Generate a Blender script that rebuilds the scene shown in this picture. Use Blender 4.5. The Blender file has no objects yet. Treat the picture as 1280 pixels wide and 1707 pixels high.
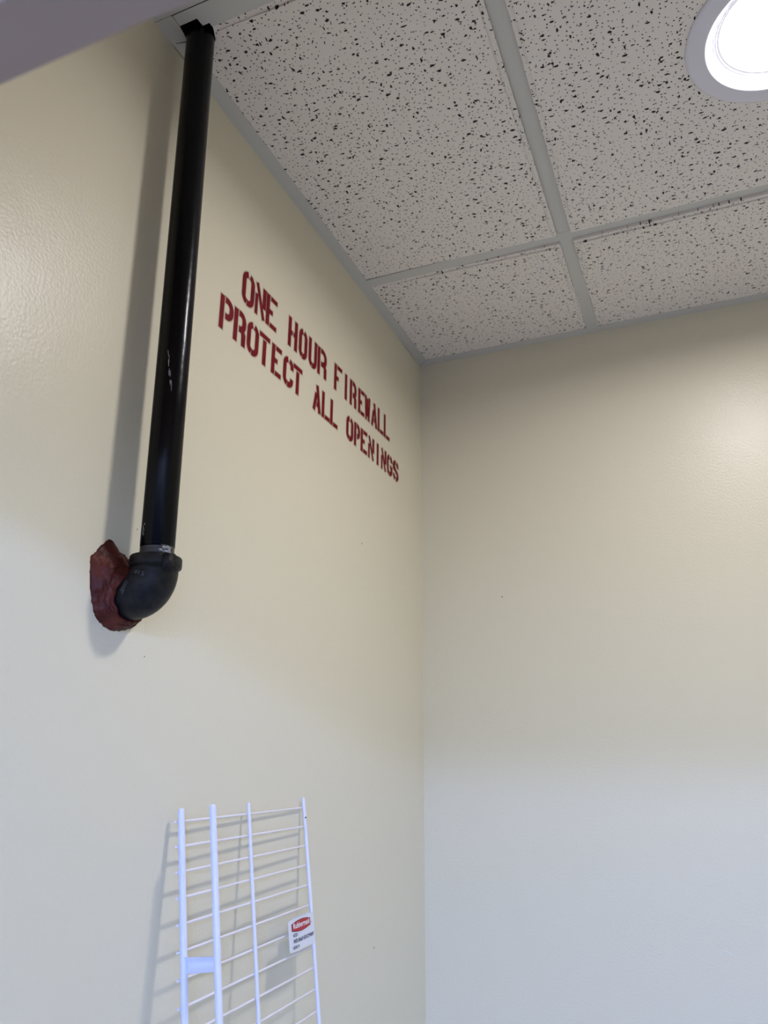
import bpy, bmesh, math, random
from mathutils import Vector, Matrix, noise
random.seed(4)
C = bpy.context.scene.collection
scn = bpy.context.scene
PI = math.pi
# ------------------------------------------------------------------ camera
# origin = far left ceiling corner of the closet; x right along back wall, y towards the back, z up (ceiling at 0)
FLOOR = -2.52
yaw, pitch, roll = -0.40169255, 0.30701787, 0.00706825
fw = Vector((math.sin(yaw)*math.cos(pitch), math.cos(yaw)*math.cos(pitch), math.sin(pitch)))
rt = fw.cross(Vector((0, 0, 1))).normalized(); up = rt.cross(fw)
r2 = rt*math.cos(roll)+up*math.sin(roll); u2 = -rt*math.sin(roll)+up*math.cos(roll)
cd = bpy.data.cameras.new('camera'); cam = bpy.data.objects.new('camera', cd); C.objects.link(cam)
M3 = Matrix((r2, u2, -fw)).transposed()
cam.matrix_world = Matrix.Translation((0.55424511, -1.52020134, -0.87787672)) @ M3.to_4x4()
cd.sensor_fit = 'VERTICAL'; cd.sensor_height = 36.0; cd.lens = 1259.059/1707*36.0
cd.clip_start = 0.02
cd.dof.use_dof = True; cd.dof.focus_distance = 0.95; cd.dof.aperture_fstop = cd.lens/3.2
scn.camera = cam
try: scn.cycles.transparent_max_bounces = 32
except Exception: pass
# ------------------------------------------------------------------ world and light
w = bpy.data.worlds.new('world'); scn.world = w; w.use_nodes = True
w.node_tree.nodes['Background'].inputs[0].default_value = (0.8, 0.9, 1, 1)
w.node_tree.nodes['Background'].inputs[1].default_value = 0.02
scn.view_settings.view_transform = 'Standard'; scn.view_settings.look = 'None'
scn.view_settings.gamma = 1.0; scn.view_settings.exposure = 0.0
scn.view_settings.use_curve_mapping = False
DOWN_STRENGTH = 216.0
ROOM_POWER = 320.0
ld = bpy.data.lights.new('room_light', 'AREA'); ld.shape = 'RECTANGLE'; ld.size = 0.6; ld.size_y = 1.2
ld.energy = ROOM_POWER; ld.color = (0.28, 0.42, 1.0)
lo = bpy.data.objects.new('room_light', ld); C.objects.link(lo); lo.location = (2.0, -4.35, -0.02)

# ------------------------------------------------------------------ helpers
def new_mat(name, col, rough=0.5, metal=0.0, spec=0.5, coat=0.0):
    m = bpy.data.materials.new(name); m.use_nodes = True
    b = m.node_tree.nodes['Principled BSDF']
    b.inputs['Base Color'].default_value = (*col, 1); b.inputs['Roughness'].default_value = rough
    b.inputs['Metallic'].default_value = metal; b.inputs['Specular IOR Level'].default_value = spec
    b.inputs['Coat Weight'].default_value = coat
    return m
def add_bump(m, scale, strength, dist, detail=2.0, ntype='NOISE'):
    nt = m.node_tree; b = nt.nodes['Principled BSDF']
    tc = nt.nodes.new('ShaderNodeTexCoord'); n = nt.nodes.new('ShaderNodeTexNoise')
    n.inputs['Scale'].default_value = scale; n.inputs['Detail'].default_value = detail
    bp = nt.nodes.new('ShaderNodeBump'); bp.inputs['Strength'].default_value = strength
    bp.inputs['Distance'].default_value = dist
    nt.links.new(tc.outputs['Object'], n.inputs['Vector']); nt.links.new(n.outputs['Fac'], bp.inputs['Height'])
    nt.links.new(bp.outputs['Normal'], b.inputs['Normal'])
    return tc, n, bp
def mottled(m, c1, c2, scale, lo=0.35, hi=0.65, detail=4):
    nt = m.node_tree; b = nt.nodes['Principled BSDF']
    tc = nt.nodes.new('ShaderNodeTexCoord'); n = nt.nodes.new('ShaderNodeTexNoise')
    n.inputs['Scale'].default_value = scale; n.inputs['Detail'].default_value = detail
    r = nt.nodes.new('ShaderNodeValToRGB')
    r.color_ramp.elements[0].position = lo; r.color_ramp.elements[0].color = (*c1, 1)
    r.color_ramp.elements[1].position = hi; r.color_ramp.elements[1].color = (*c2, 1)
    nt.links.new(tc.outputs['Object'], n.inputs['Vector']); nt.links.new(n.outputs['Fac'], r.inputs['Fac'])
    nt.links.new(r.outputs['Color'], b.inputs['Base Color'])

def obj(name, bm, m, parent=None, smooth=False, matrix=None):
    me = bpy.data.meshes.new(name)
    bmesh.ops.recalc_face_normals(bm, faces=bm.faces[:])
    bm.to_mesh(me); bm.free()
    if smooth:
        for p in me.polygons: p.use_smooth = True
    if m: me.materials.append(m)
    o = bpy.data.objects.new(name, me); C.objects.link(o)
    if parent: o.parent = parent
    return o
def tag(o, label, cat, group=None):
    o['label'] = label; o['category'] = cat
    if group: o['group'] = group
    return o
def thing(name, label, cat, loc, group=None):
    o = bpy.data.objects.new(name, None); C.objects.link(o); o.location = loc; o.empty_display_size = 0.05
    return tag(o, label, cat, group)
def bx(bm, x0, x1, y0, y1, z0, z1):
    v = [bm.verts.new(p) for p in ((x0,y0,z0),(x1,y0,z0),(x1,y1,z0),(x0,y1,z0),(x0,y0,z1),(x1,y0,z1),(x1,y1,z1),(x0,y1,z1))]
    for f in ((3,2,1,0),(4,5,6,7),(0,1,5,4),(1,2,6,5),(2,3,7,6),(3,0,4,7)): bm.faces.new([v[i] for i in f])
def prism(bm, poly, z0, z1):
    a = [bm.verts.new((x, y, z0)) for x, y in poly]; b = [bm.verts.new((x, y, z1)) for x, y in poly]
    bm.faces.new(a); bm.faces.new(b[::-1]); n = len(a)
    for i in range(n): bm.faces.new((a[i], a[(i+1) % n], b[(i+1) % n], b[i]))
def tube(bm, pts, r, seg=12, caps=True, round_ends=0):
    """tube along points; r number or list"""
    pts = [Vector(p) for p in pts]; n = len(pts)
    rs = r if isinstance(r, (list, tuple)) else [r]*n
    rings = []; prev = None
    for i, p in enumerate(pts):
        t = (pts[min(i+1, n-1)]-pts[max(i-1, 0)]).normalized()
        if prev is None:
            a = Vector((0, 0, 1)) if abs(t.z) < .9 else Vector((1, 0, 0))
            s = t.cross(a).normalized()
        else: s = (prev - t*prev.dot(t)).normalized()
        prev = s; q = t.cross(s)
        rings.append([bm.verts.new(p+(s*math.cos(2*PI*k/seg)+q*math.sin(2*PI*k/seg))*rs[i]) for k in range(seg)])
    for i in range(n-1):
        for k in range(seg): bm.faces.new((rings[i][k], rings[i][(k+1)%seg], rings[i+1][(k+1)%seg], rings[i+1][k]))
    if caps: bm.faces.new(rings[0][::-1]); bm.faces.new(rings[-1])
def rod(bm, a, b, r, seg=12, dome=0.5):
    """straight bar with softly rounded ends"""
    a, b = Vector(a), Vector(b); d = (b-a).normalized(); h = r*dome
    pts = [a, a+d*h*.3, a+d*h]; rr = [r*.55, r*.85, r]
    pts += [b-d*h, b-d*h*.3, b]; rr += [r, r*.85, r*.55]
    tube(bm, pts, rr, seg)
def lathe(bm, prof, seg=64, c=(0, 0, 0)):
    c = Vector(c); rings = []
    for r, z in prof: rings.append([bm.verts.new(c+Vector((r*math.cos(2*PI*k/seg), r*math.sin(2*PI*k/seg), z))) for k in range(seg)])
    for i in range(len(rings)-1):
        for k in range(seg): bm.faces.new((rings[i][k], rings[i][(k+1)%seg], rings[i+1][(k+1)%seg], rings[i+1][k]))
def struct(name, bm, m, parent=None):
    o = obj(name, bm, m, parent); o['kind'] = 'structure'; return o

# ------------------------------------------------------------------ materials
def wall_mat(name, col):
    m = new_mat(name, col, rough=0.34, spec=0.36)
    nt = m.node_tree; b = nt.nodes['Principled BSDF']
    tc, n, bp = add_bump(m, 260, 0.30, 0.0012, 3.0)
    # larger roller waves under the fine orange peel
    n2 = nt.nodes.new('ShaderNodeTexNoise'); n2.inputs['Scale'].default_value = 9
    b2 = nt.nodes.new('ShaderNodeBump'); b2.inputs['Strength'].default_value = 0.25; b2.inputs['Distance'].default_value = 0.004
    nt.links.new(tc.outputs['Object'], n2.inputs['Vector']); nt.links.new(n2.outputs['Fac'], b2.inputs['Height'])
    nt.links.new(b2.outputs['Normal'], bp.inputs['Normal'])
    return m
M = {}
M['wall'] = wall_mat('cream_semigloss_paint', (0.79, 0.735, 0.555))
M['trim'] = new_mat('grey_white_enamel', (0.64, 0.63, 0.57), 0.5)
M['header'] = new_mat('mauve_grey_paint', (0.40, 0.295, 0.25), 0.6); add_bump(M['header'], 90, .2, .001)
M['floor'] = new_mat('grey_vinyl_floor', (0.34, 0.32, 0.29), 0.5)
mottled(M['floor'], (0.68, 0.64, 0.55), (0.74, 0.70, 0.61), 14)
M['outer_floor'] = new_mat('low_bounce_floor', (0.10, 0.10, 0.11), 0.95)  # unseen outer floor, added as a dark surface to cut bounced light
M['outer_ceiling'] = new_mat('flat_white_ceiling', (0.7, 0.7, 0.68), 0.9)
M['dark'] = new_mat('dark_plenum', (0.02, 0.02, 0.02), 1.0)
M['white_powder'] = new_mat('white_powder_coat', (0.80, 0.81, 0.93), 0.32); add_bump(M['white_powder'], 300, .15, .0006)
M['white_wire'] = new_mat('white_wire_coat', (0.93, 0.89, 0.90), 0.35)
M['card'] = new_mat('white_card', (0.80, 0.82, 0.86), 0.45)
M['red_print'] = new_mat('red_print', (0.50, 0.022, 0.03), 0.5)
M['maroon_print'] = new_mat('dark_red_print', (0.16, 0.01, 0.015), 0.5)
M['white_print'] = new_mat('white_print', (0.88, 0.86, 0.88), 0.5)
M['ink'] = new_mat('black_ink', (0.015, 0.015, 0.03), 0.6)
M['red_paint'] = new_mat('red_spray_paint', (0.21, 0.006, 0.014), 0.6, spec=.2)
mottled(M['red_paint'], (0.15, 0.002, 0.008), (0.21, 0.004, 0.012), 60)
M['pipe'] = new_mat('black_gloss_pipe', (0.003, 0.003, 0.004), 0.22, spec=0.16)
add_bump(M['pipe'], 55, .25, .0015)
M['cast_iron'] = new_mat('black_malleable_iron', (0.035, 0.033, 0.032), 0.45, spec=0.2)
mottled(M['cast_iron'], (0.007, 0.007, 0.008), (0.020, 0.018, 0.016), 90); add_bump(M['cast_iron'], 700, .5, .0008, 3)
M['cast_pale'] = new_mat('pale_raised_iron', (0.06, 0.058, 0.056), 0.38, spec=.45)  # paler than the elbow body so the raised figures stand out
M['thread'] = new_mat('dark_steel_thread', (0.07, 0.065, 0.06), 0.4, metal=.4)
M['tape'] = new_mat('grey_thread_sealant', (0.36, 0.36, 0.36), 0.7)
M['sealant'] = new_mat('red_firestop_sealant', (0.15, 0.017, 0.012), 0.5, spec=.25)
mottled(M['sealant'], (0.055, 0.007, 0.004), (0.115, 0.022, 0.013), 45); add_bump(M['sealant'], 110, .7, .003, 4)
M['scratch'] = new_mat('pale_scratch', (0.5, 0.5, 0.52), 0.6)
M['mark'] = new_mat('grey_speck', (0.16, 0.15, 0.13), 0.7)
M['wall_chip'] = new_mat('pale_paint_ridge', (0.80, 0.78, 0.70), 0.35)

def emis(name, col, s):
    m = bpy.data.materials.new(name); m.use_nodes = True; nt = m.node_tree
    nt.nodes.remove(nt.nodes['Principled BSDF'])
    e = nt.nodes.new('ShaderNodeEmission'); e.inputs[0].default_value = (*col, 1); e.inputs[1].default_value = s
    nt.links.new(e.outputs[0], nt.nodes['Material Output'].inputs['Surface'])
    return m
M['lens'] = emis('lit_lamp_lens', (1.0, 0.965, 1.0), DOWN_STRENGTH)
M['lens_rim'] = emis('lens_rim_glow', (1, .97, 1), DOWN_STRENGTH*.14)
M['groove'] = new_mat('groove_grey', (0.16, 0.16, 0.18), 0.9)
M['lamp_white'] = new_mat('lamp_white_enamel', (0.80, 0.79, 0.84), 0.45)

# overspray: transparent film whose cover fades with the distance from the stroke
def overspray_mat():
    m = bpy.data.materials.new('red_overspray'); m.use_nodes = True; nt = m.node_tree
    b = nt.nodes['Principled BSDF']; b.inputs['Base Color'].default_value = (0.30, 0.02, 0.03, 1); b.inputs['Roughness'].default_value = .5
    at = nt.nodes.new('ShaderNodeAttribute'); at.attribute_name = 'cover'
    nt.links.new(at.outputs['Fac'], b.inputs['Alpha'])
    return m
M['overspray'] = overspray_mat()

def tile_mat():
    m = new_mat('fissured_mineral_fibre', (0.66, 0.62, 0.565), 0.95, spec=0.15)
    nt = m.node_tree; L = nt.links; b = nt.nodes['Principled BSDF']
    tc = nt.nodes.new('ShaderNodeTexCoord')
    info = nt.nodes.new('ShaderNodeObjectInfo')
    add0 = nt.nodes.new('ShaderNodeVectorMath'); add0.operation = 'ADD'
    mul = nt.nodes.new('ShaderNodeVectorMath'); mul.operation = 'SCALE'; mul.inputs['Scale'].default_value = 7.3
    cmb = nt.nodes.new('ShaderNodeCombineXYZ'); L.new(info.outputs['Random'], cmb.inputs[0]); L.new(info.outputs['Random'], cmb.inputs[1])
    L.new(cmb.outputs[0], mul.inputs[0])
    flat = nt.nodes.new('ShaderNodeVectorMath'); flat.operation = 'MULTIPLY'; flat.inputs[1].default_value = (1, 1, 0)
    L.new(tc.outputs['Object'], flat.inputs[0]); L.new(flat.outputs[0], add0.inputs[0]); L.new(mul.outputs[0], add0.inputs[1])
    P = add0.outputs[0]
    def M_(op, a, bb=None, clamp=False):
        n = nt.nodes.new('ShaderNodeMath'); n.operation = op; n.use_clamp = clamp
        for i, v in enumerate((a, bb)):
            if v is None: continue
            if isinstance(v, (int, float)): n.inputs[i].default_value = v
            else: L.new(v, n.inputs[i])
        return n.outputs[0]
    def holes(scale, stretch, rmin, rmax, keep, warp, wscale, rot=0.0):
        mp = nt.nodes.new('ShaderNodeMapping'); mp.inputs['Scale'].default_value = stretch; mp.inputs['Rotation'].default_value = (0, 0, rot)
        L.new(P, mp.inputs['Vector'])
        src = mp.outputs[0]
        if warp:
            nz = nt.nodes.new('ShaderNodeTexNoise'); nz.inputs['Scale'].default_value = wscale; nz.inputs['Detail'].default_value = 2
            L.new(src, nz.inputs['Vector'])
            s = nt.nodes.new('ShaderNodeVectorMath'); s.operation = 'MULTIPLY_ADD'
            s.inputs[1].default_value = (warp, warp, 0); L.new(nz.outputs['Color'], s.inputs[0]); L.new(src, s.inputs[2]); src = s.outputs[0]
        v = nt.nodes.new('ShaderNodeTexVoronoi'); v.voronoi_dimensions = '2D'; v.inputs['Scale'].default_value = scale
        v.inputs['Randomness'].default_value = 0.95
        L.new(src, v.inputs['Vector'])
        sep = nt.nodes.new('ShaderNodeSeparateColor'); L.new(v.outputs['Color'], sep.inputs[0])
        rad = M_('ADD', M_('MULTIPLY', sep.outputs[0], rmax-rmin), rmin)
        on = M_('LESS_THAN', sep.outputs[1], keep)
        rad = M_('MULTIPLY', rad, on)
        # soft inside mask
        d = M_('SUBTRACT', rad, v.outputs['Distance'])
        return M_('MULTIPLY', d, 26.0, True)
    dots = holes(135, (1, 1, 1), .075, .155, .92, 0, 0)
    f1 = holes(72, (.70, 1.25, 1), .08, .175, .62, .006, 200, .12)
    f2 = holes(75, (1.25, .7, 1), .07, .17, .32, .006, 190, .3)
    h = M_('MAXIMUM', M_('MAXIMUM', dots, f1), f2)
    # slight soiling of the face, warm patches
    nz = nt.nodes.new('ShaderNodeTexNoise'); nz.inputs['Scale'].default_value = 7; nz.inputs['Detail'].default_value = 3
    L.new(P, nz.inputs['Vector'])
    r = nt.nodes.new('ShaderNodeValToRGB'); r.color_ramp.elements[0].position = .35; r.color_ramp.elements[1].position = .7
    r.color_ramp.elements[0].color = (0.88, 0.83, 0.74, 1); r.color_ramp.elements[1].color = (0.88, 0.815, 0.73, 1)
    L.new(nz.outputs['Fac'], r.inputs['Fac'])
    mx = nt.nodes.new('ShaderNodeMix'); mx.data_type = 'RGBA'
    L.new(h, mx.inputs['Factor']); L.new(r.outputs['Color'], mx.inputs['A']); mx.inputs['B'].default_value = (0.035, 0.03, 0.035, 1)  # shade inside the pits, painted dark into the base colour
    L.new(mx.outputs['Result'], b.inputs['Base Color'])
    inv = M_('SUBTRACT', 1.0, h)
    bp = nt.nodes.new('ShaderNodeBump'); bp.inputs['Strength'].default_value = .8; bp.inputs['Distance'].default_value = .0015
    L.new(inv, bp.inputs['Height']); L.new(bp.outputs['Normal'], b.inputs['Normal'])
    return m
M['tile'] = tile_mat()

# ------------------------------------------------------------------ room shell
XR, YB = 1.46, -6.0       # closet right wall, outer room's far wall
HY, HZ = -1.360, -0.620   # inner bottom edge of the header over the opening
HT = 0.0262
T = 0.1
def wall(name, *b, m='wall'):
    bm = bmesh.new(); bx(bm, *b); return struct(name, bm, M[m])
wl = wall('wall_left', -T, 0, YB, T, FLOOR, 0.32)
wb = wall('wall_back', 0, XR, 0, T, FLOOR, 0.32)
wall('wall_right', XR, XR+T, -1.5, T, FLOOR, 0.32)
wall('wall_outer_right', 2.6, 2.7, YB, -1.5, FLOOR, 0.0)
wall('wall_outer_return', XR+T, 2.6, -1.5, -1.40, FLOOR, 0.0)
wall('wall_outer_back', 0, 2.6, YB-T, YB, FLOOR, 0.0)
wall('floor', -T, XR+T, HY-HT, T, FLOOR-.05, FLOOR, m='floor')
wall('floor_outer', -T, 2.7, YB-T, HY-HT, FLOOR-.05, FLOOR, m='outer_floor')
wall('ceiling_outer', 0, 2.6, YB, HY-HT, 0.0, 0.05, m='outer_ceiling')
wall('ceiling_soffit', 0.0, XR, HY, -0.9678, 0.0006, 0.02, m='trim')
wall('ceiling_deck', 0, XR, -0.9678, 0, 0.30, 0.32, m='dark')
wall('trim_header', 0.0, XR, HY-HT, HY, HZ, 0.0, m='header')
wall('baseboard_back', 0.012, XR-.012, -0.012, 0, FLOOR, FLOOR+.1, m='trim')
# plenum lining: keeps the void over the tiles dark
wall('wall_plenum_front', 0.0, XR, -0.9678-.01, -0.9678, 0.02, 0.30, m='dark')

# wall angles and tees
TW = .0238; A = .40466; B = .35255; FY0, FY1 = -.9665, -.9349; FW = .0222
bm = bmesh.new()   # left wall angle: slit beside the pipe, hairline gaps to the wall
outer = [(0.0, -.9675), (0.0, -.935), (.0012, -.930), (.0016, -.905), (.0006, -.870), (0.0, -.85), (0.0, -.15), (.0009, -.125), (.0013, -.06), (.0003, -.035), (0.0, -.0006)]
inner = [(FW, -FW), (FW, -.9285), (.0060, -.9325), (.0058, -.9337), (FW, -.9303), (.0252, -.9517), (.0252, -.9660), (.0235, -.9675)]
prism(bm, outer+inner, 0.0, 0.0014)
bx(bm, 0.0002, .0014, -.85, -.15, .0014, .022)
struct('trim_left_wall_angle', bm, M['trim'])
bm = bmesh.new()
prism(bm, [(0.0012, -.0), (XR, 0), (XR, -FW), (FW+.0009, -FW)], 0.0002, 0.0016)
struct('trim_back_wall_angle', bm, M['trim'])
bm = bmesh.new()
prism(bm, [(.0262, FY0), (XR, FY0), (XR, FY1), (.0634, FY1), (.0634, -.941), (.0532, -.941), (.0522, -.952), (.0254, -.9517)], 0.0002, 0.0016)
struct('trim_front_wall_angle', bm, M['trim'])
bm = bmesh.new()
bx(bm, XR-FW, XR, FY1, -FW, 0.0002, .0016)
struct('trim_right_wall_angle', bm, M['trim'])
def tee(name, x0, x1, y0, y1, z=0.0):
    bm = bmesh.new(); bx(bm, x0, x1, y0, y1, z, z+.0015)
    if x1-x0 > y1-y0: c = (y0+y1)/2; bx(bm, x0, x1, c-.0012, c+.0012, z+.0015, z+.035)
    else: c = (x0+x1)/2; bx(bm, c-.0012, c+.0012, y0, y1, z+.0015, z+.035)
    return struct(name, bm, M['trim'])
tee('trim_main_tee', A-TW/2, A+TW/2, FY1, -FW-.0003)
A2 = A+.582
tee('trim_main_tee_right', A2-TW/2, A2+TW/2, FY1, -FW-.0003)
# the cross tees lap a hair under the main tee
tee('trim_cross_tee', FW-.002, XR-FW, -B-TW/2, -B+TW/2, -.0003)

# ------------------------------------------------------------------ ceiling tiles
def tile(x0, x1, y0, y1, cut, label, notch=None, dent=0.0, hole=None):
    """cut = set of edges ('l','r','f','b') that were cut and just lie on the flange; the other edges are stepped"""
    zf, zc = -.0085, .0018
    ez = {e: (zc if e in cut else zf) for e in 'lrfb'}
    def zface(x, y):
        u = (x-x0)/(x1-x0); v = (y-y0)/(y1-y0)
        cz = {}
        for a in 'lr':
            for c in 'fb': cz[a+c] = max(ez[a], ez[c]) if (a in cut or c in cut) else zf
        return (cz['lf']*(1-u)+cz['rf']*u)*(1-v)+(cz['lb']*(1-u)+cz['rb']*u)*v
    def off(e, k):
        if e in cut: return [-.010, -.010, -.010, -.010][k]
        return [.0080, .0080, .0003, .0003][k]
    N = 60
    rings = []
    for k in range(4):
        xa, xb, ya, yb = x0+off('l', k), x1-off('r', k), y0+off('f', k), y1-off('b', k)
        pts = []
        def seg(p, q, e):
            for i in range(N):
                t = i/N; x = p[0]+(q[0]-p[0])*t; y = p[1]+(q[1]-p[1])*t
                if e not in cut and 0 < i:
                    j = noise.noise(Vector((x*90, y*90, 3.1)))*.0007 + (max(0, noise.noise(Vector((x*40, y*40, 9))) - .35)*.006 if k < 2 else 0)
                    if e == 'l': x += j
                    if e == 'r': x -= j
                    if e == 'f': y += j
                    if e == 'b': y -= j
                pts.append((x, y))
        if notch: start = notch[-1] if False else (notch[0][0], ya)
        c = [(xa, ya), (xb, ya), (xb, yb), (xa, yb)]
        if notch:
            c0 = (notch[0][0], ya)
            seg(c0, c[1], 'f'); seg(c[1], c[2], 'r'); seg(c[2], c[3], 'b'); seg(c[3], (xa, notch[-1][1]), 'l')
            pts += [(xa, notch[-1][1])]+list(reversed(notch[1:-1]))
        else:
            seg(c[0], c[1], 'f'); seg(c[1], c[2], 'r'); seg(c[2], c[3], 'b'); seg(c[3], c[0], 'l')
        rings.append(pts)
    bm = bmesh.new(); V = []
    for k, pts in enumerate(rings):
        row = []
        for x, y in pts:
            zz = zface(min(max(x, x0), x1), min(max(y, y0), y1))
            st = min(.0035, max(0, .0016-zz)) if True else 0
            z = (zz, zz+st*.8, zz+st*.8, .0022)[k]
            if k == 3: z = max(.0022, zz)
            row.append(bm.verts.new((x, y, z)))
        V.append(row)
    n = len(V[0])
    top = [bm.verts.new((v.co.x, v.co.y, .016)) for v in V[3]]
    V.append(top)
    bm.faces.new(V[0][::-1])
    for k in range(4):
        for i in range(n):
            try: bm.faces.new((V[k][i], V[k][(i+1)%n], V[k+1][(i+1)%n], V[k+1][i]))
            except ValueError: pass
    bm.faces.new(top)
    if hole:
        pass
    # origin at the tile's centre so that its pattern has its own offset
    cx, cy = (x0+x1)/2, (y0+y1)/2
    for v in bm.verts: v.co.x -= cx; v.co.y -= cy
    bmesh.ops.triangulate(bm, faces=[f for f in bm.faces if len(f.verts) > 4])
    o = obj('acoustic_tile', bm, M['tile']); o.location = (cx, cy, 0)
    return tag(o, label, 'ceiling tile', 'fissured drop ceiling tiles')
xl, xm0, xm1 = FW, A-TW/2, A+TW/2
xr0, xr1 = A2-TW/2, A2+TW/2
yb, yc1, yc0, yf = -FW, -B+TW/2, -B-TW/2, FY1
tile(xl, xm0, yc0*1.0+(yf-yc0), yc0, {'l'}, 'large white fissured ceiling tile notched around the top of the black pipe',
     notch=[(.0634, yf), (.0634, -.9335), (.0605, -.9265), (.0560, -.9175), (.0500, -.9120), (.0122, -.9118)])
tile(xl, xm0, yc1, yb, {'l', 'b'}, 'narrow white fissured ceiling tile in the back corner above the red stencilled words')
# the tile with the lamp: bored through for the downlight
LX, LY = .730, -.665
t_l = tile(xm1, xr0, yf, yc0, set(), 'large white fissured ceiling tile that holds the round recessed downlight')
tile(xm1, xr0, yc1, yb, {'b'}, 'narrow white fissured ceiling tile behind the downlight tile, along the back wall')
tile(xr1, XR-FW, yf, yc0, {'r'}, 'large white fissured ceiling tile at the right wall, beside the downlight tile')
tile(xr1, XR-FW, yc1, yb, {'b', 'r'}, 'narrow white fissured ceiling tile in the right back corner of the closet')
# bore the lamp hole (boolean on the mesh data, evaluated once)
bm = bmesh.new(); lathe(bm, [(.0905, -.05), (.0905, .05)], 64, (LX, LY, 0))
es = [e for e in bm.edges if e.is_boundary]
bmesh.ops.holes_fill(bm, edges=es, sides=0)
cut_o = obj('cutter', bm, None)
md = t_l.modifiers.new('bore', 'BOOLEAN'); md.operation = 'DIFFERENCE'; md.object = cut_o; md.solver = 'EXACT'
dg = bpy.context.evaluated_depsgraph_get(); dg.update()
me = bpy.data.meshes.new_from_object(t_l.evaluated_get(dg)); t_l.modifiers.clear(); t_l.data = me
bpy.data.objects.remove(cut_o)

# ------------------------------------------------------------------ downlight
lamp = thing('recessed_downlight', 'round white recessed downlight glowing in the ceiling tile, upper right', 'light', (LX, LY, 0))
Z0 = -.0085
bm = bmesh.new()
lathe(bm, [(.0880, Z0+.004), (.1145, Z0+.0005), (.1150, Z0-.0010), (.1142, Z0-.0022), (.1100, Z0-.0034), (.1000, Z0-.0042), (.0920, Z0-.0046), (.0885, Z0-.0036), (.0868, Z0-.0005), (.0868, Z0+.006)])
obj('trim_ring', bm, M['lamp_white'], lamp, True)
bm = bmesh.new()
prof = [(.0872, Z0+.003)]; r, z = .0868, Z0+.004
for i in range(4):
    prof += [(r, z), (r-.0012, z+.0009), (r-.0034, z+.0010)]
    r -= .0034; z += .0012
prof += [(r, z), (.0700, z+.004), (.0700, z+.03), (.09, z+.03)]
lathe(bm, prof); obj('baffle', bm, M['lamp_white'], lamp)
zl = z+.001
bm = bmesh.new()
lathe(bm, [(.0520, zl-.002), (.0250, zl-.003), (.0005, zl-.0033)])
obj('lens', bm, M['lens'], lamp)
bm = bmesh.new(); lathe(bm, [(.0720, zl), (.0520, zl-.002)]); obj('lens_rim', bm, M['lens_rim'], lamp)
for gr, gz in ((.0836, Z0+.0044), (.0802, Z0+.0056), (.0768, Z0+.0068)):
    bm = bmesh.new(); lathe(bm, [(gr+.0004, gz-.0001), (gr+.0001, gz-.0003), (gr-.0001, gz+.0001)]); obj('baffle_groove', bm, M['groove'], lamp)
bm = bmesh.new(); lathe(bm, [(.0905, .0), (.0905, .075), (.0005, .075)]); obj('housing_can', bm, M['dark'], lamp)

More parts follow.
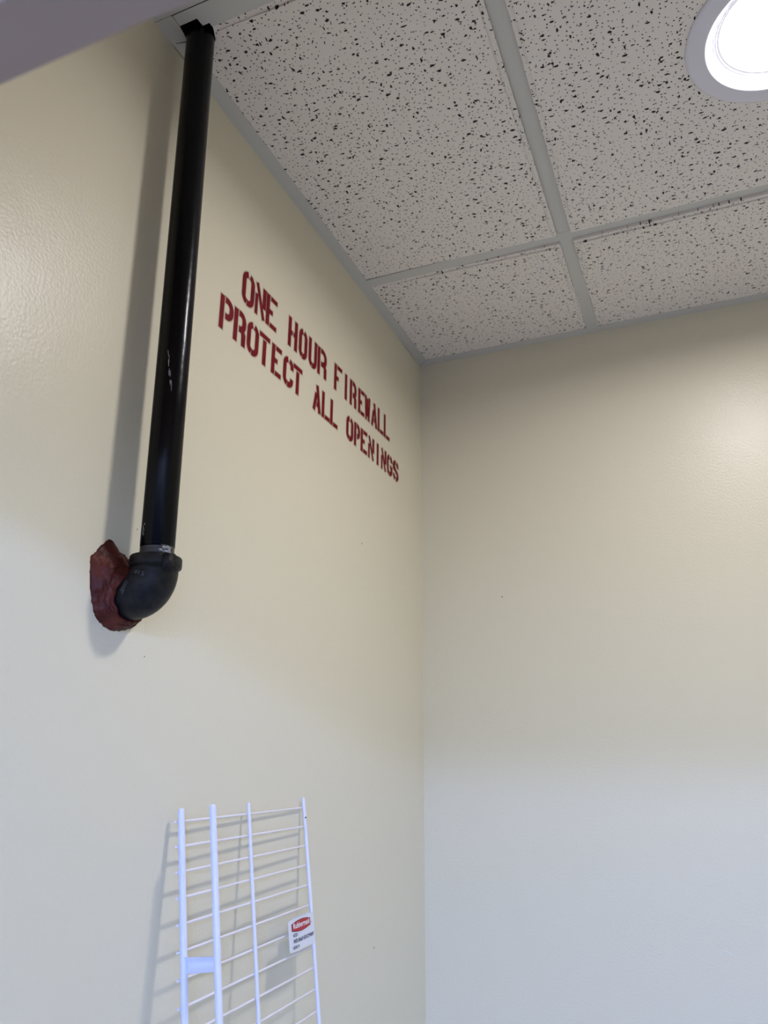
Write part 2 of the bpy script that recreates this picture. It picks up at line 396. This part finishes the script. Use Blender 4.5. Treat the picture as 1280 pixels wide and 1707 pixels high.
# ------------------------------------------------------------------ stencilled words
TS = .0088
def arc(cx, cy, rx, ry, a0, a1, n=7):
    return [(cx+rx*math.cos(math.radians(a0+(a1-a0)*i/n)), cy+ry*math.sin(math.radians(a0+(a1-a0)*i/n))) for i in range(n+1)]
def glyph(ch, w, h):
    """strokes in metres: list of (polyline, thickness)"""
    w = w*.96; t = TS; x0, x1 = t/2, w-t/2; ta = t*.82; y0, y1 = ta/2, h-ta/2; g = .115*w; m = w/2
    rx = m-x0; ry = .2*h
    ul = arc(x0+rx, y1-ry, rx, ry, 100, 180); ll = arc(x0+rx, y0+ry, rx, ry, 180, 250)
    ur = arc(x1-rx, y1-ry, rx, ry, 80, 0); lr = arc(x1-rx, y0+ry, rx, ry, 0, -78)
    lr2 = arc(x1-rx, y0+ry, rx, ry, 0, -100); ur2 = arc(x1-rx, y1-ry, rx, ry, 72, 0)
    S = []
    if ch == 'O': S = [(ul+ll, t), (ur2+lr2, t)]
    elif ch == 'C': S = [(ul+ll, t), (ur2+[(x1, h*.66)], t), ([(x1, h*.33)]+lr2, t)]
    elif ch == 'G': S = [(ul+ll, t), (ur2+[(x1, h*.68)], t), ([(m+.1*w, h*.45), (x1-.001, h*.45)], ta), ([(x1, h*.48)]+lr2, t)]
    elif ch == 'S': S = [(arc(x0+rx, y1-ry, rx, ry, 95, 180)+[(x0, h*.66), (m-.05*w, h*.52), (x1, h*.36)]+arc(x1-rx, y0+ry, rx, ry, 0, -85), t),
                         (ur2+[(x1, h*.70)], t), ([(x0, h*.30)]+ll, t)]
    elif ch == 'N': S = [([(x0, 0), (x0, h*.64)], t*.78), ([(x0+.0003, h), (x1-.0003, 0)], t*.78), ([(x1, h*.36), (x1, h)], t)]
    elif ch == 'E': S = [([(x0, 0), (x0, h)], t), ([(t+.0030, y1), (w, y1)], ta), ([(t+.0030, y0), (w, y0)], ta), ([(x0, h*.49), (w*.60, h*.49)], ta)]
    elif ch == 'F': S = [([(x0, 0), (x0, h)], t), ([(t+.0030, y1), (w, y1)], ta), ([(x0, h*.49), (w*.56, h*.49)], ta)]
    elif ch == 'H': S = [([(x0, 0), (x0, h)], t), ([(x1, 0), (x1, h)], t), ([(x0, h*.5), (m-.05*w, h*.5)], ta), ([(m+.07*w, h*.5), (x1, h*.5)], ta)]
    elif ch == 'U': S = [([(x0, h)]+arc(x0+rx, y0+ry, rx, ry, 180, 250), t), ([(x1, h)]+lr2, t)]
    elif ch in 'RP':
        bowl = [(t+.0030, y1)]+arc(x1-rx, y1-ry, rx, ry, 80, 0)+arc(x1-rx, h*.45+ry, rx, ry, 0, -80)+[(t+.0042, h*.45)]
        S = [([(x0, 0), (x0, h)], t), (bowl, t)]
        if ch == 'R': S.append(([(x1-.0055, h*.47), (x1-.0005, h*.36), (x1, 0)], t))
    elif ch == 'I': S = [([(w/2, 0), (w/2, h)], t)]
    elif ch == 'W': S = [([(x0, h), (x0+.003, 0)], t*.82), ([(x1, h), (x1-.003, 0)], t*.82), ([(m, h*.92), (m-.0012, h*.16)], t*.70), ([(m+.001, h*.55), (x1-.003, h*.20)], t*.6)]
    elif ch == 'A': S = [([(x0*.8, 0), (m-.0030, h*.68)], t*.9), ([(m, h), (x1+.0008, 0)], t), ([(m-.001, h*.27), (x1-.002, h*.27)], ta)]
    elif ch == 'L': S = [([(x0, 0), (x0, h)], t), ([(t+.0030, y0), (w, y0)], ta)]
    elif ch == 'T': S = [([(0, y1), (w, y1)], ta), ([(m, 0), (m, h-ta-.0030)], t)]
    return S
def offset_poly(pl, hw):
    n = len(pl); Lf, Rt = [], []
    for i in range(n):
        a = Vector(pl[max(i-1, 0)]); b = Vector(pl[min(i+1, n-1)]); d = (b-a).normalized(); nn = Vector((-d.y, d.x))
        k = hw
        if 0 < i < n-1:
            d1 = (Vector(pl[i])-a).normalized(); k = hw/max(.6, abs(nn.dot(Vector((-d1.y, d1.x)))))
        p = Vector(pl[i]); Lf.append(p+nn*k); Rt.append(p-nn*k)
    return Lf, Rt
def letter(ch, y0, y1, zb, h, parent):
    w = y1-y0; S = glyph(ch, w, h)
    bm = bmesh.new()
    for si, (pl, t) in enumerate(S):
        Lf, Rt = offset_poly(pl, t/2); xx = .00030+si*.00002
        a = [bm.verts.new((xx, y0+p.x, zb+p.y)) for p in Lf]; b = [bm.verts.new((xx, y0+p.x, zb+p.y)) for p in Rt]
        for i in range(len(a)-1): bm.faces.new((a[i], a[i+1], b[i+1], b[i]))
    o = obj('letter', bm, M['red_paint'], parent)
    # soft overspray rim, a film on the wall under the letter
    bm = bmesh.new(); lay = bm.verts.layers.float.new('cover')
    for si, (pl, t) in enumerate(S):
        d0 = (Vector(pl[0])-Vector(pl[1])).normalized(); d1 = (Vector(pl[-1])-Vector(pl[-2])).normalized()
        x = .00010+si*.000015
        hs = [(t/2-.0006, .55), (t/2+.0007, .28), (t/2+.0027, 0.0)]
        loops = []
        for hw, al in hs:
            e = max(0.0, hw-t/2+.0)
            q = [Vector(pl[0])+d0*e]+[Vector(v) for v in pl[1:-1]]+[Vector(pl[-1])+d1*e]
            Lf, Rt = offset_poly([tuple(v) for v in q], hw)
            loop = []
            for p in Lf+Rt[::-1]:
                v = bm.verts.new((x, y0+p.x, zb+p.y)); v[lay] = al; loop.append(v)
            loops.append(loop)
        n = len(loops[0])
        for k in range(2):
            for i in range(n): bm.faces.new((loops[k][i], loops[k][(i+1)%n], loops[k+1][(i+1)%n], loops[k+1][i]))
    obj('overspray', bm, M['overspray'], o)
    return o
L1 = [('O', -0.7404, -0.7079), ('N', -0.7069, -0.6759), ('E', -0.6753, -0.6438), ('H', -0.6086, -0.5786), ('O', -0.5742, -0.5454), ('U', -0.541, -0.511), ('R', -0.5093, -0.475), ('F', -0.4458, -0.4141), ('I', -0.4026, -0.393), ('R', -0.3812, -0.3516), ('E', -0.3441, -0.3154), ('W', -0.3148, -0.2868), ('A', -0.2828, -0.2534), ('L', -0.2513, -0.2211), ('L', -0.2198, -0.1885)]
L2 = [('P', -0.7877, -0.7554), ('R', -0.754, -0.7234), ('O', -0.7203, -0.689), ('T', -0.688, -0.6585), ('E', -0.6531, -0.6237), ('C', -0.6182, -0.5861), ('T', -0.5871, -0.5582), ('A', -0.5198, -0.4915), ('L', -0.4884, -0.4575), ('L', -0.4566, -0.4269), ('O', -0.3926, -0.3622), ('P', -0.3593, -0.3328), ('E', -0.3301, -0.2997), ('N', -0.2963, -0.2659), ('I', -0.2553, -0.244), ('N', -0.2334, -0.2047), ('G', -0.2021, -0.1727), ('S', -0.1704, -0.1385)]
for Ls, zt, zbm, y_a, y_b, lab in (
    (L1, (-.2130, -.2190), (-.2660, -.2685), -.74, -.19, 'upper line of red stencilled lettering on the cream wall reading ONE HOUR FIREWALL'),
    (L2, (-.2835, -.3000), (-.3350, -.3430), -.79, -.14, 'lower line of red stencilled lettering on the cream wall reading PROTECT ALL OPENINGS')):
    line = thing('stencilled_lettering', lab, 'lettering', (0, 0, 0), 'red stencilled lines on the left wall')
    for ch, a, b in Ls:
        t = ((a+b)/2-y_a)/(y_b-y_a); z1 = zt[0]+(zt[1]-zt[0])*t; z0 = zbm[0]+(zbm[1]-zbm[0])*t
        letter(ch, a, b, z0, z1-z0, line)

# ------------------------------------------------------------------ pipe, elbow, sealant
PX, PY = .0400, -.9120
pipe = thing('black_pipe', 'glossy black vertical gas pipe rising through the ceiling beside the left wall', 'pipe', (PX, PY, -.675))
def P_(z):   # pipe axis in the thing's own frame: leans a little
    k = (z+.675)/.665
    return Vector((0.0*k, -.0150*k, z+.675))
PR = .0178
bm = bmesh.new()
tube(bm, [P_(z) for z in (-.678, -.677, -.5, -.3, -.1, .06, .26)], [PR-.0012, PR, PR, PR, PR, PR, PR], 40)
obj('pipe_barrel', bm, M['pipe'], pipe, True)
bm = bmesh.new()     # tapered thread at the foot of the pipe
seg = 40; turns = 5; pts = []
prof = []
z = -.6905
while z < -.6765:
    prof += [(PR-.0016, z), (PR-.0002, z+.0011), (PR-.0016, z+.0022)]; z += .0024
lathe(bm, prof, 40, (0, 0, .675)); obj('pipe_thread', bm, M['thread'], pipe, True)
def on_pipe(ang, z, h): # ang measured from +x towards -y (towards the camera)
    c = P_(z); return c+Vector((math.cos(ang), -math.sin(ang), 0))*(PR+h)
# pale scuffs on the barrel facing the camera
bm = bmesh.new()
camang = math.atan2(1.520-.912, .554-.04)
for i in range(15):
    t = i/14; a = camang - .02 + .35*t + random.uniform(-.05, .05); zz = -.505+.042*t+random.uniform(-.003, .003)
    ln = random.uniform(.003, .008); wdt = random.uniform(.0002, .0004)
    q = [on_pipe(a, zz, .0002), on_pipe(a+wdt/PR, zz, .0002), on_pipe(a+wdt/PR+.05, zz+ln, .0002), on_pipe(a+.05, zz+ln, .0002)]
    bm.faces.new([bm.verts.new(p) for p in q])
obj('scuff_mark', bm, M['scratch'], pipe)
bm = bmesh.new()
for i in range(6):
    a = camang+.95+random.uniform(-.08, .08); zz = -.668+i*.0022
    q = [on_pipe(a, zz, .0003), on_pipe(a+.07, zz, .0003), on_pipe(a+.09, zz+.0016, .0003), on_pipe(a+.03, zz+.002, .0003)]
    bm.faces.new([bm.verts.new(p) for p in q])
obj('paint_fleck', bm, M['tape'], pipe)
# thread sealant crumb
bm = bmesh.new()
for i in range(26):
    a = camang-.45+random.uniform(-.28, .3); p = on_pipe(a, -.6865+random.uniform(0, .0065), .0008)
    mm = bmesh.ops.create_icosphere(bm, subdivisions=1, radius=random.uniform(.0010, .0022), matrix=Matrix.Translation(p))
obj('thread_sealant', bm, M['tape'], pipe, True)

elb = thing('pipe_elbow', 'black cast iron elbow turning the pipe into the red-sealed wall hole', 'pipe elbow', (PX, PY, -.70))
EC = Vector((.012-PX, 0, 0))         # centre of the bend, own frame (wall side)
EZ = .70
BR = .028; ER = .0235
def axis(th):   # th 0 at the collar (vertical) -> 90 deg at the wall side
    return Vector((-BR+BR*math.cos(th), 0, -BR*math.sin(th)))
def esurf(th, ph, h=0):   # ph 0 = outside of the bend, +90 = towards -y (camera)
    radial = Vector((math.cos(th), 0, -math.sin(th)))
    return axis(th)+(radial*math.cos(ph)+Vector((0, -1, 0))*math.sin(ph))*(ER+.0012*math.sin(th*2)+h)
bm = bmesh.new(); rings = []
seg = 48
def ring(c, d1, d2, r): return [bm.verts.new(c+(d1*math.cos(2*PI*k/seg)+d2*math.sin(2*PI*k/seg))*r) for k in range(seg)]
ex, ey, ez = Vector((1, 0, 0)), Vector((0, -1, 0)), Vector((0, 0, 1))
for z_, r_ in ((.0125, .0180), (.0125, .0240), (.0118, .0256), (.0105, .0264), (.0035, .0266), (.0012, .0262), (.0002, .0250), (-.0002, ER+.0004)):
    rings.append(ring(Vector((0, 0, z_)), ex, ey, r_))
for i in range(0, 15):
    th = i/14*PI/2; radial = Vector((math.cos(th), 0, -math.sin(th)))
    bulge = .0012*math.sin(th*2)
    rings.append(ring(axis(th), radial, ey, ER+bulge))
end = axis(PI/2)
for dx, r_ in ((.004, ER), (.0045, .026), (.0115, .026), (.014, .026)):
    rings.append(ring(end+Vector((-dx+.0015, 0, 0)), Vector((0, 0, -1)), ey, r_))
for i in range(len(rings)-1):
    for k in range(seg): bm.faces.new((rings[i][k], rings[i][(k+1)%seg], rings[i+1][(k+1)%seg], rings[i+1][k]))
obj('elbow_body', bm, M['cast_iron'], elb, True)
# small lug on the collar's right
bm = bmesh.new()
mt = Matrix.Translation((.0262*math.cos(.35), -.0262*math.sin(.35), .004)) @ Matrix.Rotation(-.35, 4, 'Z')
bmesh.ops.create_cube(bm, size=1, matrix=mt @ Matrix.Diagonal((.0040, .014, .0165, 1)))
bmesh.ops.bevel(bm, geom=bm.edges[:], offset=.0012, segments=3, affect='EDGES')
obj('collar_lug', bm, M['cast_iron'], elb, True)
# raised cast figures, wrapped on the bend
def text_bm(s, size, bold=0.0, align='LEFT', extrude=0.0):
    cu = bpy.data.curves.new('t', 'FONT'); cu.body = s; cu.size = size; cu.offset = bold; cu.align_x = align; cu.extrude = extrude
    cu.resolution_u = 3
    o = bpy.data.objects.new('t', cu); C.objects.link(o)
    dg = bpy.context.evaluated_depsgraph_get(); dg.update()
    me = bpy.data.meshes.new_from_object(o.evaluated_get(dg))
    bm = bmesh.new(); bm.from_mesh(me)
    bpy.data.objects.remove(o); bpy.data.curves.remove(cu); bpy.data.meshes.remove(me)
    return bm
def wrap_text(s, size, th0, ph0, rot, name):
    bm = text_bm(s, size, size*.02, extrude=.0005)
    for v in bm.verts:
        x, y, z = v.co; h = z
        c, sn = math.cos(rot), math.sin(rot); X = x*c-y*sn; Y = x*sn+y*c
        # X grows to the right (towards ph 0), Y grows towards the collar (th 0)
        v.co = esurf(th0-Y/.045, ph0-X/ER, h+.0004)
    return obj(name, bm, M['cast_pale'], elb)
wrap_text('015', .0080, .36, 1.72, .0, 'cast_number')
wrap_text('S000S', .0082, 1.22, 1.42, 1.95, 'cast_number')

# firestop sealant: a trowelled mound from its ragged rim on the wall up onto the elbow
rim = [(-.9609,-.6992), (-.9621,-.6925), (-.9589,-.6929), (-.9533,-.6846), (-.9455,-.6760), (-.9385,-.6706), (-.9317,-.6732), (-.9229,-.6807), (-.9100,-.684), (-.8970,-.690), (-.8860,-.702), (-.8810,-.716), (-.8810,-.730),
       (-.8850,-.7440), (-.8925,-.7549), (-.9083,-.7612), (-.9245,-.7621), (-.9431,-.7548), (-.9512,-.7426), (-.9552,-.7320), (-.9585,-.7168)]
seal = None
cy, cz = PY, -.728
pol = sorted([(math.atan2(z-cz, y-cy), math.hypot(y-cy, z-cz)) for y, z in rim])
def rim_r(a):
    n = len(pol)
    for i in range(n):
        a0, r0 = pol[i]; a1, r1 = pol[(i+1) % n]
        if i == n-1: a1 += 2*PI
        aa = a if a >= pol[0][0] else a+2*PI
        if a0 <= aa <= a1: return r0+(r1-r0)*(aa-a0)/(a1-a0)
    return pol[0][1]
bm = bmesh.new(); NS, NR = 160, 26; rows = []
for i in range(NR+1):
    t = i/NR; row = []
    for k in range(NS):
        a = -PI+2*PI*k/NS
        ca, sa = math.cos(a), math.sin(a)
        rr = rim_r(a)+.0013*noise.noise(Vector((ca*9, sa*9, 2)))+.0013*noise.noise(Vector((ca*26, sa*26, 5)))
        topness = max(0, sa)**2; left = max(0, -ca)
        rin = .0262
        xend = .0145+.010*max(0, -ca)*max(0, sa+.15)+.004*noise.noise(Vector((ca*3, sa*3, 7)))
        # radius shrinks from rim to elbow while x rises; belly keeps it a full mound
        r_ = rr+(rin-rr)*(t**.80)
        x_ = .0022*min(1, t*8)+(xend-.0022)*(t**1.35)
        x_ += .0030*math.sin(PI*t)*(1-.4*topness)
        f = math.sin(PI*min(1, t*1.02))
        x_ += f*(.0028*noise.noise(Vector((ca*2.2, sa*2.2, t*3)))+.0012*noise.noise(Vector((ca*7+t*3, sa*7, t*8))))
        cr = abs(noise.noise(Vector((ca*3.1, sa*3.1+t*2, 11+t*2.2))))
        if cr < .06: x_ -= .0012*f*(1-cr/.06)
        row.append(bm.verts.new((x_, cy+r_*ca, cz+r_*sa)))
    rows.append(row)
base = [bm.verts.new((.0001, v.co.y, v.co.z)) for v in rows[0]]
inn = []
for k in range(NS):
    a = -PI+2*PI*k/NS; v = rows[-1][k]
    inn.append(bm.verts.new((v.co.x-.004, cy+.0225*math.cos(a), cz+.0225*math.sin(a))))
rows = [base]+rows+[inn]
for i in range(len(rows)-1):
    for k in range(NS): bm.faces.new((rows[i][k], rows[i][(k+1)%NS], rows[i+1][(k+1)%NS], rows[i+1][k]))
seal = obj('firestop_sealant', bm, M['sealant'], None, True)
tag(seal, 'rough dark red firestop sealant smeared around the elbow where it enters the wall', 'sealant')

# ------------------------------------------------------------------ leaning wire shelf
O = Vector((.0098, -.7959, -.9382)); O = O+(Vector(cam.matrix_world.translation)-O)*(.0034/(.5542-.0098)); d = Vector((.1332, -.0068, -.9911)).normalized()
wv = Vector((-.0266, .9996, -.0105)); wv = (wv-d*wv.dot(d)).normalized(); nv = wv.cross(d).normalized()
if nv.x < 0: nv = -nv
shelf = thing('wire_shelf', 'white ventilated wire closet shelf leaning on end against the left wall', 'wire shelf', tuple(O))
LEN = 1.5885
def S_(s, u, n=0.0): return d*s+wv*u+nv*n
R1, R2, R3, R4 = .0037, .0037, .0023, .0025
def rail(u, n, r, lab=None):
    bm = bmesh.new(); rod(bm, S_(0, u, n), S_(LEN, u, n), r, 16, 1.0)
    return obj('rail', bm, M['white_powder'], shelf, True)
rail(0, 0, R1); rail(-.002, .041, R2); rail(.1396, -.0004, R3); rail(.2875, -.0002, R4)
WR = .00135
k = 0; s = .0132
wire_me = None
while s < LEN-.01:
    if wire_me is None:
        bm = bmesh.new(); rod(bm, S_(0, -.0052, -.0046), S_(0, .2895, -.0034), WR, 10, .8)
        o = obj('cross_wire', bm, M['white_wire'], shelf, True); wire_me = o
        o.location = d*s
    else:
        c = wire_me.copy(); C.objects.link(c); c.parent = shelf; c.location = d*s
    s += .0247
# flattened strap bridging the two front rails, repeated down the shelf
strap_me = None
for ss in (.1485, .1485+.46, .1485+.92):
    if strap_me is None:
        bm = bmesh.new(); n = 14; rows = []
        for i in range(n+1):
            t = i/n; wd = .0068+.0010*(1-t)**2     # half height, a little wider at the rear weld
            nn = -.001+.043*t; uu = -.001*t
            arch = .0058
            row = []
            for j in range(9):
                q = j/8*2-1
                row.append(bm.verts.new(S_(q*wd, uu+arch*(1-q*q)*1.0-.0015, nn)))
            for j in range(8, -1, -1):
                q = j/8*2-1
                row.append(bm.verts.new(S_(q*wd*.98, uu+arch*(1-q*q)-.0032, nn)))
            rows.append(row)
        for i in range(n):
            m_ = len(rows[0])
            for j in range(m_): bm.faces.new((rows[i][j], rows[i][(j+1)%m_], rows[i+1][(j+1)%m_], rows[i+1][j]))
        bm.faces.new(rows[0]); bm.faces.new(rows[-1][::-1])
        o = obj('lip_strap', bm, M['white_powder'], shelf, True); o.location = d*ss; strap_me = o
    else:
        c = strap_me.copy(); C.objects.link(c); c.parent = shelf; c.location = d*ss
bm = bmesh.new(); bmesh.ops.create_uvsphere(bm, u_segments=10, v_segments=6, radius=.0011, matrix=Matrix.Translation(S_(.0265, .2875-.0012, R4*.75)))
o = obj('chip', bm, M['ink'], shelf, True); o['label'] = 'black chip in the white coating'

# price card folded round the right rail
def wpt(p): return p
from math import tan
def hit_plane(px, py, n_off):
    dirv = (r2*((px-640)/1259.059)+u2*((853.5-py)/1259.059)+fw)
    Cc = Vector(cam.matrix_world.translation); P0 = O+nv*n_off
    t = (P0-Cc).dot(nv)/dirv.dot(nv); q = Cc+dirv*t-O
    return q.dot(d), q.dot(wv)
NT = .0042
tl, trr, br, bl = (.1272, .2510), (.1260, .2925), (.1705, .2925), (.1720, .2505)
TAG = [hit_plane(480.6, 1533.5, NT), hit_plane(521.2, 1522.5, NT), hit_plane(525.0, 1574.5, NT), hit_plane(482.8, 1587.0, NT)]
print('TAG', TAG)
s0 = (TAG[0][0]+TAG[1][0])/2; s1 = (TAG[2][0]+TAG[3][0])/2
ua = (TAG[0][1]+TAG[3][1])/2; ub = (TAG[1][1]+TAG[2][1])/2
TWD, THT = ub-ua, s1-s0
card = thing('price_tag', 'small white card tag with red logo folded over the right rail of wire shelf', 'tag', tuple(O+S_(s1, ua, NT)))
ctl = S_(s0, ua, NT)-S_(s1, ua, NT)
def K(x, y, h=0.0):    # x 0..1 across, y 0..1 up, in the card's frame; tips a little
    bend = .0006*math.sin(x*PI)+(-.0012 if False else 0)
    return wv*(x*TWD)+(-d)*(y*THT)+nv*(h+bend-.0012*(1-x)*0)
bm = bmesh.new()
outl = []
rc = .07
for cx_, cy_, a0 in ((rc, rc, 180), (1-.02, .02, 270), (1-.02, 1-.02, 0), (rc, 1-rc, 90)):
    r_ = rc if cx_ == rc else .02
    for i in range(6):
        a = math.radians(a0+i*18); outl.append((cx_+r_*math.cos(a), cy_+r_*math.sin(a)))
n = 10
# gridded card so that it can bow gently
for hh in (0.0, -.0004):
    a = [bm.verts.new(K(x, y, hh)) for x, y in outl]; bm.faces.new(a)
bm.verts.ensure_lookup_table(); m_ = len(outl)
for i in range(m_): bm.faces.new((bm.verts[i], bm.verts[(i+1)%m_], bm.verts[m_+(i+1)%m_], bm.verts[m_+i]))
# wrap round the rail and back leaf behind the wires
def leaf(x0n, pts):
    prev = None
    for x, h in pts:
        e = [bm.verts.new(wv*(x)+(-d)*(THT*.01)+nv*h), bm.verts.new(wv*(x)+(-d)*(THT*.99)+nv*h)]
        if prev: bm.faces.new((prev[0], e[0], e[1], prev[1]))
        prev = e
leaf(0, [(TWD*.99, 0), (TWD*1.0, -.0004), (TWD+.0008, -.002), (TWD+.0008, -.0045), (TWD-.001, -.0088), (TWD*.7, -.0092), (TWD*.42, -.0094)])
obj('card', bm, M['card'], card)
def flat_print(name, poly, h, m):
    bm = bmesh.new(); bm.faces.new([bm.verts.new(K(x, y, h)) for x, y in poly]); return obj(name, bm, M[m], card)
def logo_shape(g):
    P = []
    xa, xb = .115-g, .845+g*.8
    n = 12
    for i in range(n+1):
        t = i/n; P.append((xa+(xb-xa)*t, .855+g+.075*math.sin(PI*t)*1.0+.0))
    for i in range(n+1):
        t = i/n; P.append((xb-(xb-xa)*t, .655-g*1.0-.075*math.sin(PI*t)))
    return P
flat_print('logo_border', logo_shape(.045), .00025, 'white_print')
flat_print('logo_edge', logo_shape(.015), .0004, 'maroon_print')
flat_print('logo_field', logo_shape(-.008), .00055, 'red_print')
def card_text(s, x, y, size, wid, m, h=.0006, bold=.02):
    bm = text_bm(s, size, size*bold)
    xs = [v.co.x for v in bm.verts]; k = wid*TWD/(max(xs)-min(xs)); mn = min(xs)
    for v in bm.verts:
        v.co = K(x+(v.co.x-mn)*k/TWD, y+v.co.y/THT, h)
    return obj('print', bm, M[m], card)
card_text('Rubbermaid', .155, .705, .0088, .65, 'white_print', .0008, .022)
card_text('®', .875, .69, .0026, .03, 'maroon_print')
card_text('41221', .14, .455, .0050, .17, 'ink')
card_text("WD SHLF 6'X12\"WHT", .14, .265, .0056, .83, 'ink', bold=.03)
card_text('02/05/19', .12, .085, .0046, .23, 'ink')

# ------------------------------------------------------------------ small marks on the walls
def speck(parent, p, r, m='mark', ax=0, stretch=(1, 1)):
    bm = bmesh.new(); n = 9
    vs = []
    for k in range(n):
        a = 2*PI*k/n; q = r*random.uniform(.7, 1.15)
        c, s_ = math.cos(a)*q*stretch[0], math.sin(a)*q*stretch[1]
        vs.append(bm.verts.new((.0003, p[1]+c, p[2]+s_) if ax == 0 else (p[0]+c, -.0003, p[2]+s_)))
    bm.faces.new(vs)
    return struct('nail_speck' if m == 'mark' else 'paint_ridge', bm, M[m], parent)
speck(wb, (.1763, 0, -.5704), .0016, ax=1)
speck(wl, (0, -.3174, -.5184), .0016)
speck(wl, (0, -.2452, -1.1835), .0016)
speck(wl, (0, -.900, -.650), .0009)
speck(wl, (0, -.868, -.783), .0008)
for dx in (0, .0045):
    speck(wb, (.3055+dx, 0, -.383), .0008, 'wall_chip', 1, (.5, 26))
bm = bmesh.new()
tube(bm, [(.5279+.0075*math.cos(a), -.0002, -1.1946+.0045*math.sin(a)) for a in [math.radians(10+i*16) for i in range(11)]], .0006, 8)
struct('paint_ridge', bm, M['wall_chip'], wb)
